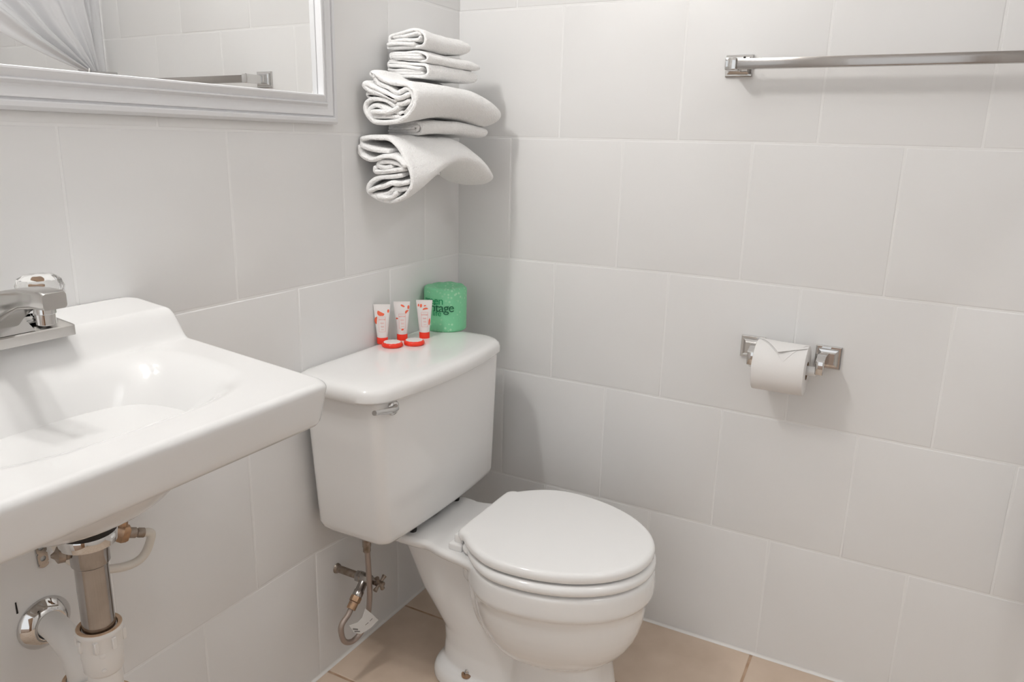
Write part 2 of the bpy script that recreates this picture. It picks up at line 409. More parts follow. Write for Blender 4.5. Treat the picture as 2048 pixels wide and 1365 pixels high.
g = G(); P = spline([(0.220, TY - 0.193, 0.694), (0.227, TY - 0.212, 0.6965), (0.230, TY - 0.240, 0.7025), (0.235, TY - 0.276, 0.7115)], 5)
g.tube(P, [lerp(0.0085, 0.005, k / (len(P) - 1)) for k in range(len(P))]); g.make('lever_arm', M['chrome'], lv)
# rubber gasket and washers between tank and bowl
g = G(); g.lathe([(0.04, 0), (0.043, 0.003), (0.043, 0.009), (0.04, 0.0112)], (0.146, TY, 0.368)); g.make('gasket', M['rubber'], toi)
for y in (-0.088, 0.088):
    g = G(); g.lathe([(0.008, -0.002), (0.009, 0.002), (0.009, 0.006), (0.008, 0.0095)], (0.184, TY + y, 0.3695)); g.make('bolt_washer', M['rubber'], toi)
# seat ring, lid and hinges
def plate(z0, z1, x0, x1, hw, hr, r, dome=0.0):
    L = []; N = 6
    for k in range(N + 1):
        t = k / N * PI / 2; L.append(egg(x0 + r * (1 - math.sin(t)), x1 - r * (1 - math.sin(t)), hw - r * (1 - math.sin(t)), hr - r * (1 - math.sin(t)), z0 + r - r * math.cos(t)))
    for k in range(1, N + 1):
        t = k / N * PI / 2; L.append(egg(x0 + r * (1 - math.cos(t)), x1 - r * (1 - math.cos(t)), hw - r * (1 - math.cos(t)), hr - r * (1 - math.cos(t)), z1 - r + r * math.sin(t)))
    last = L[-1]; cc = Vector((0.49, TY, 0))
    for k in (0.97, 0.9, 0.75, 0.5, 0.25, 0.05):
        L.append([Vector((lerp(cc.x, p.x, k), lerp(cc.y, p.y, k), z1 + dome * (1 - k * k))) for p in last])
    return L
g = G(); g.loft(plate(0.3690, 0.3920, 0.325, 0.704, 0.184, 0.122, 0.0105)); g.make('seat', M['seat'], toi)
g = G(); g.loft(plate(0.3945, 0.4185, 0.312, 0.700, 0.180, 0.118, 0.0105, 0.003)); g.make('lid', M['seat'], toi)
for y in (-0.095, 0.095):
    g = G(); g.box((0.292, TY + y - 0.018, 0.366), (0.325, TY + y + 0.018, 0.383), 0.004); g.box((0.302, TY + y - 0.010, 0.380), (0.322, TY + y + 0.010, 0.402), 0.004); g.make('hinge', M['seat'], toi)
# floor bolt
g = G(); g.lathe([(0.012, -0.002), (0.012, 0.0022), (0.008, 0.003)], (0.322, -0.466, 0.0465)); fbt = g.make('floor_bolt', M['brass'], toi)
g = G(); g.lathe([(0.0065, 0.003), (0.0065, 0.007), (0.0042, 0.0075), (0.0042, 0.0115), (0.002, 0.0125)], (0.322, -0.466, 0.0465), seg=6); g.make('nut', M['chrome'], fbt)

# toilet supply: stop valve on wall, braided hose
sv = thing('stop_valve', (0.0, -0.518, 0.242), 'old metal stop valve with oval handle on the wall under the toilet tank', 'valve')
c0 = Vector((0, -0.518, 0.242))
g = G(); g.lathe([(0.012, 0.0), (0.011, 0.004), (0.0085, 0.006), (0.0085, 0.062)], c0, (1, 0, 0)); g.make('pipe_stub', M['oldmetal'], sv)
g = G(); g.lathe([(0.012, 0), (0.0135, 0.002), (0.0135, 0.012), (0.012, 0.014)], c0 + Vector((0.060, 0, 0)), (1, 0, 0), seg=6)
g.lathe([(0.011, 0), (0.013, 0.01), (0.011, 0.026), (0.008, 0.030), (0.008, 0.044)], c0 + Vector((0.072, 0, 0)), (1, 0, 0))
od = Vector((0.0, -0.72, -0.69)).normalized()
g.lathe([(0.010, 0.0), (0.010, 0.028), (0.0115, 0.030), (0.0115, 0.042)], c0 + Vector((0.083, 0, 0)), od); g.make('valve_body', M['nickel'], sv)
g = G(); hc = c0 + Vector((0.124, 0, 0)); g.lathe([(0.004, -0.01), (0.006, 0.0), (0.006, 0.010), (0.003, 0.012)], hc, (1, 0, 0))
for a in range(4):
    t = a * PI / 2 + 0.5; d = Vector((0, math.cos(t), math.sin(t))); g.tube([hc + d * 0.003, hc + d * 0.012, hc + d * 0.020], [0.0035, 0.004, 0.0055], 10)
g.make('handle', M['oldmetal'], sv)
hs = thing('supply_hose', (0.1, -0.55, 0.2), 'braided supply hose looping from the stop valve up to the toilet tank', 'hose')
o0 = c0 + Vector((0.083, 0, 0)) + od * 0.042
g = G(); g.lathe([(0.012, 0), (0.0125, 0.003), (0.0125, 0.012), (0.010, 0.014)], o0 + od * 0.0002, od, seg=6); g.lathe([(0.0105, 0.014), (0.0105, 0.030)], o0, od); g.make('lower_coupling', M['brass'], hs)
g = G(); topx = Vector((0.110, -0.542, 0.3795)); g.lathe([(0.0085, -0.050), (0.0085, -0.040), (0.0095, -0.038), (0.0095, -0.003), (0.0090, -0.0005)], topx, seg=8); g.make('upper_nut', M['oldmetal'], hs)
s1 = o0 + od * 0.030
P = spline([s1, s1 + od * 0.012, (0.083, -0.603, 0.168), (0.083, -0.597, 0.130), (0.085, -0.572, 0.112), (0.090, -0.545, 0.122), (0.098, -0.532, 0.155), (0.106, -0.532, 0.215), (0.110, -0.538, 0.28), topx - Vector((0, 0, 0.028))], 8)
g = G(); g.tube(P, 0.0062, 14); g.make('hose', M['braid'], hs)
HP = P
# paper tag folded round the hose
tg = thing('hose_tag', (0.088, -0.556, 0.117), 'white printed paper tag folded round the toilet supply hose', 'tag')
outl = [(731, 1218), (742, 1227), (757, 1241), (741, 1257), (722, 1269), (708, 1266), (699, 1252), (716, 1246), (725, 1236)]
g = G()
fr = [pix(x, y, 0, 0.110) for x, y in outl]; bk = [Vector((0.0745, p.y, p.z)) for p in fr]
bend = [p + Vector((-0.010 * ((i in (0, 1)) + 0.0), 0, 0)) for i, p in enumerate(fr)]
g.loft([fr, [p - Vector((0.0007, 0, 0)) for p in fr]])
g.make('paper', M['label'], tg, smooth=False)
g = G()
for (xa, ya, xb, yb, h) in ((706, 1259, 716, 1260, 3.2), (709, 1264, 720, 1264, 2.5), (731, 1251, 737, 1246, 1.2), (740, 1243, 745, 1238, 1.2)):
    p = [pix(xa, ya - h / 2, 0, 0.1104), pix(xb, yb - h / 2, 0, 0.1104), pix(xb, yb + h / 2, 0, 0.1104), pix(xa, ya + h / 2, 0, 0.1104)]
    g.loft([p, [q - Vector((0.0004, 0, 0)) for q in p]])
g.make('print', M['ink'], tg, smooth=False)

# ------------------------------------------------------------------ wash basin
SY = -1.21; SX1 = 0.402; SHW = 0.253
snk = thing('wash_basin', (0.2, SY, 0.85), 'white wall-hung china wash basin with raised back deck', 'sink')
BC = (0.232, SY)
def sup_d(x, y, ax_b, ax_f, ay, p):
    dx = x - BC[0]; a = ax_f if dx > 0 else ax_b
    return (abs(dx / a) ** p + abs((y - SY) / ay) ** p) ** (1 / p)
def stop_z(x, y):
    rim = 0.906 - 0.082 * (x - 0.12)
    deck = 0.956 - 0.10 * x
    z = lerp(deck, rim, sm(0.082, 0.122, x))
    # shallow dish then the deep bowl
    r1 = sup_d(x, y, 0.128, 0.122, 0.205, 3.0)
    z -= 0.118 * (1 - sm(0.0, 1.0, min(1, r1) ** 1.15))
    return z
def basin_loop(e, k, N=0):
    """outline of the basin inset by e, then shrunk by k towards the drain"""
    o = rrect(0.0005, SX1 - e, SY - SHW + e, SY + SHW - e, max(0.030 - e * 0.3, 0.012), 0, n=10)
    o2 = []
    for p in o: o2.append(Vector((max(p.x, 0.0005), p.y, 0)))
    return [Vector((lerp(BC[0], p.x, k), lerp(SY, p.y, k), 0)) for p in o2]
def dense(o, step=0.006):
    out = []
    for i, p in enumerate(o):
        q = o[(i + 1) % len(o)]; L = (q - p).length; k = max(1, int(round(L / step)))
        for j in range(k): out.append(p.lerp(q, j / k))
    return out
base = dense(rrect(0.0005, SX1, SY - SHW, SY + SHW, 0.020, 0, n=10)); NB = len(base)
def inset(e, k=1.0):
    out = []
    for p in base:
        # move towards the middle by e in each axis near the borders
        x = 0.0005 + (p.x - 0.0005) * (SX1 - e) / SX1 if True else p.x
        y = SY + (p.y - SY) * (SHW - e) / SHW
        out.append(Vector((lerp(BC[0], x, k), lerp(SY, y, k), 0)))
    return out
g = G(); loops = []
RF = 0.009
# underside to bottom lip, up the apron and over the top
def apron(z, e):
    return [Vector((p.x, p.y, z + 0 * p.x)) for p in inset(e)]
def lipz(x): return 0.906 - 0.082 * (x - 0.12)
loops.append([Vector((p.x, p.y, 0.835)) for p in inset(0.030)])
loops.append([Vector((p.x, p.y, 0.826)) for p in inset(0.024)])
loops.append([Vector((p.x, p.y, 0.8215)) for p in inset(0.018)])
loops.append([Vector((p.x, p.y, 0.8225)) for p in inset(0.011)])
loops.append([Vector((p.x, p.y, 0.828)) for p in inset(0.0075)])
for f in (0.15, 0.35, 0.6, 0.85): 
    loops.append([Vector((p.x, p.y, lerp(0.828, stop_z(q.x, q.y) - RF, f))) for p, q in zip(inset(0.007 * (1 - f)), base)])
for k in range(0, 7):
    t = k / 6 * PI / 2; e = RF * (1 - math.cos(t))
    loops.append([Vector((p.x, p.y, stop_z(p.x, p.y) - RF + RF * math.sin(t))) for p in inset(e)])
for k in range(1, 90):
    kk = 1 - k / 90
    loops.append([Vector((p.x, p.y, stop_z(p.x, p.y))) for p in inset(RF, kk)])
g.loft(loops, True, True)
# hanging bowl under the rim
L = []
for t in range(0, 13):
    u = t / 12; z = 0.85 - 0.110 * math.sin(u * PI / 2); k = lerp(1.0, 0.34, u ** 1.3)
    L.append(sup(lerp(0.19, 0.213, u), SY, lerp(0.16, 0.045, u ** 1.2), lerp(0.165, 0.06, u ** 1.4), z, p=2.2))
g.loft(L)
sink_o = g.make('basin', M['sinkchina'], snk, angle=60)
# strainer ring
g = G(); dz = stop_z(BC[0], SY); g.lathe([(0.012, 0.003), (0.024, 0.0035), (0.029, 0.002), (0.030, 0.0)], (BC[0], SY, dz + 0.0005), cap=False); g.make('drain_ring', M['chrome'], snk)

# faucet
fz = 0.951
fc = thing('faucet', (0.085, SY, fz), 'chrome centerset faucet with clear acrylic knobs on the basin deck', 'faucet')
g = G()
def fb(z, e, x0=0.052, x1=0.115): return [Vector((p.x, p.y, p.z - 0.1 * (p.x - 0.05))) for p in rrect(x0 + e, x1 - e * 1.2, SY - 0.080 + e, SY + 0.083 - e, 0.004, z)]
g.loft([fb(fz - 0.0005, 0), fb(fz + 0.012, 0.0), fb(fz + 0.0135, 0.0015), fb(fz + 0.021, 0.014), fb(fz + 0.0225, 0.017)])
g.make('base', M['satin'], fc, angle=25)
# spout body: swept rectangular section
g = G(); L = []
secs = [(0.050, fz + 0.010, 0.024, 0.020), (0.058, fz + 0.030, 0.023, 0.030), (0.078, fz + 0.046, 0.020, 0.040), (0.100, fz + 0.058, 0.0180, 0.046), (0.120, fz + 0.0655, 0.0168, 0.0385), (0.140, fz + 0.070, 0.016, 0.031), (0.165, fz + 0.074, 0.0155, 0.0245), (0.190, fz + 0.075, 0.0152, 0.022), (0.212, fz + 0.075, 0.0150, 0.021), (0.216, fz + 0.073, 0.0140, 0.019)]
def spsec(x, zt, hw, h):
    r = 0.004; out = []
    for cy, cz, a0 in ((hw - r, -r, 0), (-hw + r, -r, 90), (-hw + r, -h + r, 180), (hw - r, -h + r, 270)):
        for k in range(5):
            a = math.radians(a0 + 22.5 * k); out.append(Vector((x, SY + cy + r * math.cos(a), zt + cz + r * math.sin(a))))
    return out
g.loft([spsec(*q) for q in secs]); g.make('spout', M['satin'], fc, angle=50)
g = G(); L = []
g.loft([[Vector((0.045, SY - 0.050, fz + 0.008)), Vector((0.112, SY - 0.050, fz + 0.008)), Vector((0.112, SY + 0.032, fz + 0.008)), Vector((0.045, SY + 0.032, fz + 0.008))], [Vector((0.048, SY - 0.034, fz + 0.034)), Vector((0.098, SY - 0.028, fz + 0.034)), Vector((0.098, SY + 0.020, fz + 0.034)), Vector((0.048, SY + 0.020, fz + 0.034))], [Vector((0.050, SY - 0.020, fz + 0.046)), Vector((0.092, SY - 0.016, fz + 0.046)), Vector((0.092, SY + 0.014, fz + 0.046)), Vector((0.050, SY + 0.014, fz + 0.046))]]); g.make('spout_foot', M['satin'], fc, angle=20)
g = G(); g.lathe([(0.0115, 0.006), (0.0118, -0.004), (0.0105, -0.005), (0.0105, -0.017), (0.0085, -0.018), (0.008, -0.012)], (0.194, SY, fz + 0.051), seg=28); g.make('aerator', M['chrome'], fc)
for sy, nm in ((0.054, 'r'), (-0.054, 'l')):
    kc = Vector((0.092, SY + sy * 1.04, fz + 0.019))
    g = G(); g.lathe([(0.013, 0), (0.012, 0.006), (0.0065, 0.010), (0.0065, 0.020), (0.009, 0.022), (0.009, 0.026)], kc, seg=24); st = g.make('knob_stem', M['brass'] if False else M['chrome'], fc)
    g = G(); g.lathe([(0.006, 0.012), (0.014, 0.014), (0.022, 0.020), (0.0265, 0.030), (0.0275, 0.041), (0.0245, 0.050), (0.016, 0.055), (0.001, 0.056)], kc, seg=64, flute=0.055, nf=8); g.make('knob', M['clear'], fc)
    g = G(); g.lathe([(0.006, 0.040), (0.006, 0.0415), (0.001, 0.042)], kc, seg=20); g.make('knob_button', M['brass'], fc)

# ------------------------------------------------------------------ drain and trap
TX = 0.215; 
tr = thing('drain_trap', (TX, SY, 0.60), 'chrome tailpiece and white plastic trap hanging under the basin', 'pipe')
tcx = Vector((TX, -1.207, 0))
def at(z): return Vector((TX, -1.207, z))
g = G(); g.lathe([(0.012, 0.0), (0.037, 0.0), (0.037, -0.004), (0.034, -0.0185), (0.024, -0.019)], at(0.7395), seg=36); g.make('rubber_washer', M['rubber'], tr)
g = G(); g.lathe([(0.022, 0.0), (0.0335, 0.0), (0.0345, -0.003), (0.033, -0.016), (0.029, -0.0175), (0.022, -0.018)], at(0.7215), seg=40); g.make('locknut', M['chrome'], tr)
g = G(); g.lathe([(0.0225, 0.712), (0.0225, 0.678), (0.0222, 0.6775), (0.0208, 0.676), (0.0200, 0.6755), (0.0196, 0.672), (0.0196, 0.570)], at(0), seg=40); g.make('tailpiece', M['steel'], tr)
g = G(); g.lathe([(0.008, 0), (0.008, 0.008), (0.0105, 0.009), (0.0105, 0.017), (0.005, 0.020), (0.002, 0.024)], at(0.694) + Vector((-0.012, -0.014, 0)), (-0.35, -0.93, 0.12), seg=12); g.make('pivot_nut', M['oldmetal'], tr)
def slipnut(name, c, r, h, axis=(0, 0, 1)):
    g = G(); c = Vector(c); g.lathe([(r * 0.80, 0.000), (r, 0.0), (r * 1.04, -0.002), (r * 1.04, -0.006), (r, -0.008), (r * 0.98, -h), (r * 0.8, -h)], c, axis, seg=40, cap=False)
    for a in range(8):
        t = a * PI / 4; ax = Vector(axis); q = c + Vector((math.cos(t), math.sin(t), 0)) * r * 0.985
        g.box(q + Vector((-0.003, -0.003, -h + 0.001)), q + Vector((0.003, 0.003, -0.008)), 0.001, 1)
    o = g.make(name, M['pvc'], tr)
    g = G(); g.lathe([(r * 0.80, -0.006), (r * 0.80, 0.0004), (r * 0.97, 0.0006), (r * 0.99, -0.0005)], c, axis, seg=40, cap=False); obj_ = g.make('nut_rim', M['rustpvc'], o)
slipnut('slip_nut', at(0.586), 0.0275, 0.026)
g = G(); g.lathe([(0.0205, 0.584), (0.0255, 0.560), (0.0255, 0.545), (0.0245, 0.538), (0.0240, 0.525), (0.0225, 0.522), (0.0205, 0.520), (0.0205, 0.45)], at(0), seg=40); g.make('extension_tube', M['pvc'], tr)
for z, r in ((0.555, 0.004), (0.533, 0.003)):
    p = at(z) + Vector((0.84, -0.53, 0)).normalized() * (0.0245); g = G(); g.lathe([(r, -0.001), (r, 0.001), (r * 0.6, 0.0016)], p, (0.84, -0.53, 0), seg=16); g.make('mould_mark', M['pvc'], tr)
slipnut('slip_nut', at(0.478), 0.031, 0.03)
AX = 0.088; AY = -1.165       # riser of the trap
g = G(); c = Vector(((TX + AX) / 2, (SY + AY) / 2, 0)); half = (at(0) - Vector((AX, AY, 0))) / 2
P = [at(0.47)] + [Vector(((TX + AX) / 2, (-1.207 + AY) / 2, 0.43)) + half * math.cos(t) + Vector((0, 0, -half.length * math.sin(t))) for t in [k * PI / 12 for k in range(13)]] + [Vector((AX, AY, 0.425))]
g.tube(P, 0.0215, 24); g.make('trap_bend', M['pvc'], tr)
slipnut('slip_nut', (AX, AY, 0.428), 0.028, 0.03)
g = G(); P = spline([(0.002, AY + 0.003, 0.490), (0.028, AY + 0.002, 0.490), (0.052, AY, 0.484), (0.072, AY, 0.466), (0.084, AY, 0.442), (AX, AY, 0.412)], 6)
g.tube(P, 0.0195, 28); g.make('trap_arm', M['pvc'], tr)
g = G(); g.lathe([(0.0400, 0.0), (0.0400, 0.002), (0.037, 0.006), (0.031, 0.013), (0.026, 0.017), (0.022, 0.0185), (0.0205, 0.018)], (0.0, AY + 0.003, 0.487), (1, 0, 0), seg=48, cap=False); g.make('wall_flange', M['chrome'], tr)

# faucet supply valve and cream hose behind the tailpiece
fv = thing('faucet_stop_valve', (0.05, -1.06, 0.60), 'small tarnished brass shutoff valve under the basin beside the tailpiece', 'valve')
vb = pix(246, 1066, 0, 0.055)
g = G(); g.lathe([(0.011, 0), (0.013, 0.002), (0.009, 0.006), (0.006, 0.008), (0.006, 0.052)], (0.0, vb.y, vb.z), (1, 0, 0), seg=20); g.make('pipe_stub', M['oldmetal'], fv)
g = G(); g.lathe([(0.008, -0.014), (0.0115, -0.010), (0.0115, 0.008), (0.008, 0.012)], vb, (0.2, 0.3, 1), seg=6); g.lathe([(0.007, 0.010), (0.007, 0.022), (0.012, 0.024), (0.012, 0.034), (0.009, 0.036)], vb, (0.05, 0.1, 1), seg=8); g.make('valve_body', M['brass'], fv)
g = G(); od2 = Vector((0.25, 0.9, -0.35)).normalized(); g.lathe([(0.007, 0.006), (0.0085, 0.010), (0.0085, 0.019), (0.0065, 0.021), (0.008, 0.024), (0.008, 0.032)], vb, od2, seg=14); g.make('outlet_nut', M['oldmetal'], fv)
ch = thing('faucet_hose', (0.05, -1.1, 0.56), 'cream plastic supply hose curving behind the tailpiece under the basin', 'hose')
P = spline([vb + od2 * 0.0325, vb + od2 * 0.044 + Vector((0, 0, -0.003)), pix(290, 1108, 0, 0.058), pix(262, 1130, 0, 0.058), pix(215, 1139, 0, 0.06), pix(165, 1133, 0, 0.06), pix(125, 1108, 0, 0.06), pix(108, 1075, 0, 0.06), pix(112, 1020, 0, 0.06)], 8)
g = G(); g.tube(P, 0.0068, 16); g.make('hose', M['hose'], ch)
# little steel hanger strap with holes on the wall
g = G(); a = Vector((0.0, -1.152, 0.595))
def strap(cx):
    g = G(); t = 0.0015; dz_ = Vector((0, 0.03, -1)).normalized(); dy = Vector((0, 1, 0.03)); out = []; hw = 0.0075
    def ring(cz, r, n=20): return [a + dz_ * (cz + r * math.cos(k * 2 * PI / n)) + dy * (r * math.sin(k * 2 * PI / n)) for k in range(n)]
    def sq(c0_, c1_, n=20):
        o = []
        for k in range(n):
            t_ = k * 2 * PI / n; c = math.cos(t_); s = math.sin(t_); q = max(abs(c), abs(s))
            o.append(a + dz_ * ((c0_ + c1_) / 2 + (c1_ - c0_) / 2 * c / q) + dy * (hw * s / q))
        return o
    for c0_, c1_ in ((-0.022, -0.004), (-0.004, 0.014)):
        for d0 in (0.001, 0.003):
            o = [p + Vector((d0, 0, 0)) for p in sq(c0_, c1_)]; i = [p + Vector((d0, 0, 0)) for p in ring((c0_ + c1_) / 2, 0.0042)]
            g.loft([o, i], False, False)
        g.loft([[p + Vector((d0, 0, 0)) for p in ring((c0_ + c1_) / 2, 0.0042)] for d0 in (0.001, 0.003)], False, False)
        g.loft([[p + Vector((d0, 0, 0)) for p in sq(c0_, c1_)] for d0 in (0.001, 0.003)], False, False)
    rn = [a + dz_ * (0.0139 + 0.006 * math.sin(k / 10 * PI)) + dy * hw * math.cos(k / 10 * PI) for k in range(11)]
    g.loft([[p + Vector((0.001, 0, 0)) for p in rn], [p + Vector((0.003, 0, 0)) for p in rn]])
    return g
st = strap(0).make('hanger_strap', M['nickel'], None, smooth=False, loc=tuple(a)); tag(st, 'small perforated steel strap on the wall below the basin', 'bracket')
# one rust streaked anchor slot
g = G(); p0 = pix(31, 1206, 0, 0.0002); p1 = pix(35, 1228, 0, 0.0002); g.loft([[p0 + Vector((-0.0004, -0.0008, 0)), p0 + Vector((0.0006, -0.0008, 0)), p0 + Vector((0.0006, 0.0008, 0)), p0 + Vector((-0.0004, 0.0008, 0))], [p1 + Vector((-0.0004, -0.0012, 0)), p1 + Vector((0.0006, -0.0012, 0)), p1 + Vector((0.0006, 0.0012, 0)), p1 + Vector((-0.0004, 0.0012, 0))]])
tag(g.make('wall_anchor', M['rubber'], None, loc=tuple(p0)), 'thin dark metal anchor set in the wall left of the pipe flange', 'anchor')

# ------------------------------------------------------------------ mirror
mi = thing('wall_mirror', (0.0, -1.2, 1.23), 'wide wall mirror in a white moulded frame above the basin', 'mirror')
MY0, MY1, MZ0, MZ1 = -1.92, -0.480, 1.230, 1.86; FW = 0.055
prof = [(FW, 0.0005), (FW, 0.011), (0.0535, 0.0145), (0.050, 0.0185), (0.044, 0.0200), (0.0425, 0.0190), (0.0415, 0.0150), (0.0395, 0.0150), (0.0380, 0.0185), (0.0350, 0.0190), (0.030, 0.0172), (0.0255, 0.0162), (0.0215, 0.0175), (0.0185, 0.0215), (0.0170, 0.0250), (0.0155, 0.0252), (0.0145, 0.0235), (0.0140, 0.0225), (0.0035, 0.0290), (0.0010, 0.0290), (0.0, 0.0275), (0.0, 0.0100)]
g = G(); L = []
for d, h in prof:
    e = FW - d; L.append([Vector((h, MY0 + e, MZ0 + e)), Vector((h, MY1 - e, MZ0 + e)), Vector((h, MY1 - e, MZ1 - e)), Vector((h, MY0 + e, MZ1 - e))])
g.loft(L, False, False); g.make('frame', M['frame'], mi, angle=28)
g = G(); y0_, y1_, z0_, z1_ = MY0 + FW - 0.006, MY1 - FW - 0.0015, MZ0 + FW - 0.006, MZ1 - FW + 0.006
g.loft([[Vector((0.004, y0_, z0_)), Vector((0.004, y1_, z0_)), Vector((0.004, y1_, z1_)), Vector((0.004, y0_, z1_))], [Vector((0.0150, y0_, z0_)), Vector((0.0150, y1_, z0_)), Vector((0.0128, y1_, z1_)), Vector((0.0128, y0_, z1_))]])
g.make('glass', M['mirror'], mi, smooth=False)
g = G(); g.box((0.002, MY1 - FW - 0.003, MZ0 + FW - 0.004), (0.0045, MY1 - FW + 0.004, MZ1 - FW + 0.004)); g.make('gap_shade', M['rubber'], mi, smooth=False)  # black strip standing in for the dark gap between glass and frame

# ------------------------------------------------------------------ towel bar on the right wall
tb = thing('towel_bar', (1.0, 0.0, 1.37), 'long square chrome towel bar on the right tiled wall', 'towel bar')
BZ = 1.3675; BYC = -0.068
for s, x0 in ((1, 0.6675), (-1, 1.335)):
    def bx(a0, a1): return (min(x0 + s * a0, x0 + s * a1), max(x0 + s * a0, x0 + s * a1))
    g = G(); xa, xb = bx(0, 0.056); 
    def rect(e, y, z0=1.348, z1=1.392): return [Vector((xa + e, y, z0 + e)), Vector((xb - e, y, z0 + e)), Vector((xb - e, y, z1 - e)), Vector((xa + e, y, z1 - e))]
    g.loft([rect(0, 0), rect(0, -0.006), rect(0.0015, -0.0075), rect(0.005, -0.0075), rect(0.006, -0.012), rect(0.009, -0.013), rect(0.013, -0.022), rect(0.014, -0.026)])
    br = g.make('bracket', M['chrome'], tb, smooth=False)
    g = G(); xc, xd = bx(0.016, 0.038); g.box((xc, -0.082, 1.3555), (xd, -0.024, 1.3795), 0.002); g.make('post', M['chrome'], br, angle=25)
g = G(); g.box((0.7055, BYC - 0.0095, BZ - 0.0098), (1.297, BYC + 0.0095, BZ + 0.0098), 0.0009, 2); g.make('rail', M['nickel'], tb, angle=25)
g = G(); g.lathe([(0.0022, 0), (0.0026, 0.002), (0.002, 0.0035)], (0.716, -0.055, 1.3795)); g.make('set_screw', M['rubber'], tb)

# ------------------------------------------------------------------ toilet paper holder and roll
th = thing('toilet_paper_holder', (0.86, 0.0, 0.76), 'chrome toilet paper holder with two square wall posts', 'toilet paper holder')
RX0, RX1, RYC, RZC, RR = 0.803, 0.909, -0.066, 0.753, 0.054
for s, xc in ((1, 0.783), (-1, 0.941)):
    g = G()
    def rect(e, y, hz=0.0): return [Vector((xc - 0.026 + e, y, 0.748 + e + hz)), Vector((xc + 0.026 - e, y, 0.748 + e + hz)), Vector((xc + 0.026 - e, y, 0.797 - e + hz)), Vector((xc - 0.026 + e, y, 0.797 - e + hz))]
    g.loft([rect(0, 0), rect(0, -0.006), rect(0.0015, -0.0075), rect(0.0055, -0.0075), rect(0.0065, -0.013), rect(0.011, -0.014), rect(0.0125, -0.022)])
    pl = g.make('wall_plate', M['chrome'], th, smooth=False)
    g = G(); xm = xc + (0.0105 if s > 0 else -0.008)
    L = []
    for y, z, hz, hx in ((-0.020, 0.775, 0.012, 0.0105), (-0.040, 0.776, 0.011, 0.0095), (-0.052, 0.776, 0.012, 0.009), (-0.060, 0.772, 0.014, 0.0085), (-0.074, 0.768, 0.014, 0.0085), (-0.077, 0.766, 0.012, 0.0065)):
        L.append([Vector((xm - hx, y, z - hz)), Vector((xm + hx, y, z - hz)), Vector((xm + hx, y, z + hz * 0.8)), Vector((xm - hx, y, z + hz * 0.8))])
    g.loft(L)
    g.box((xm - 0.0080, -0.078, 0.749), (xm + 0.0080, -0.056, 0.779), 0.0022); g.make('arm', M['chrome'], pl, angle=25)
g = G(); g.lathe([(0.006, 0), (0.0095, 0.002), (0.0095, 0.071), (0.0105, 0.072), (0.0105, 0.139), (0.006, 0.141)], (0.7885, RYC, RZC), (1, 0, 0)); g.make('roller', M['seat'], th)
g = G(); rl = thing('toilet_paper_roll', ((RX0 + RX1) / 2, RYC, RZC), 'white toilet paper roll with its end folded to a point, on the wall holder', 'toilet paper')
prf = [(0.0200, 0.0), (0.050, 0.0), (0.0535, 0.0012), (0.054, 0.0035), (0.054, RX1 - RX0 - 0.0035), (0.0535, RX1 - RX0 - 0.0012), (0.050, RX1 - RX0), (0.0200, RX1 - RX0)]
g.lathe(prf, (RX0, RYC, RZC - 0.001), (1, 0, 0), seg=72, cap=False); g.make('paper', M['paper'], rl)
g = G(); g.lathe([(0.0200, 0.0003), (0.0200, RX1 - RX0 - 0.0003), (0.0193, RX1 - RX0 - 0.0003), (0.0193, 0.0003), (0.0200, 0.0003)], (RX0, RYC, RZC - 0.001), (1, 0, 0), seg=40, cap=False); g.make('core', M['cardboard'], rl)
def rollpt(x, th_, r): return Vector((x, RYC - r * math.sin(th_), RZC - 0.001 + r * math.cos(th_)))
def flap(name, xa, xb, xt, t0, t1, r0, r1, tr0=None):
    tr0 = t0 if tr0 is None else tr0
    g = G(); nu, nv = 14, 14; V1 = []; V2 = []
    for j in range(nv + 1):
        v = j / nv
        for i in range(nu + 1):
            u = i / nu; x = lerp(lerp(xa, xb, u), xt, v); t = lerp(lerp(t0, tr0, u), t1, v); rr = lerp(r0, r1, v ** 3)
            V1.append(rollpt(x, t, rr)); V2.append(rollpt(x, t, rr - 0.0006))
    f = [(j * (nu + 1) + i, j * (nu + 1) + i + 1, (j + 1) * (nu + 1) + i + 1, (j + 1) * (nu + 1) + i) for j in range(nv) for i in range(nu)]
    g.add(V1, f); g.add(V2, [q[::-1] for q in f])
    for edge in ([j * (nu + 1) for j in range(nv + 1)], [j * (nu + 1) + nu for j in range(nv + 1)]):
        g.add([V1[k] for k in edge] + [V2[k] for k in edge], [(k, k + 1, nv + 1 + k + 1, nv + 1 + k) for k in range(nv)])
    return g.make(name, M['paper'], rl)
D = math.radians
flap('lower_fold', RX0 + 0.001, RX1 - 0.001, 0.866, D(-8), D(63), 0.0549, 0.0552, D(-2))
flap('upper_fold', RX0 + 0.0005, RX1 - 0.0005, 0.853, D(-12), D(46), 0.0565, 0.0630, D(20))

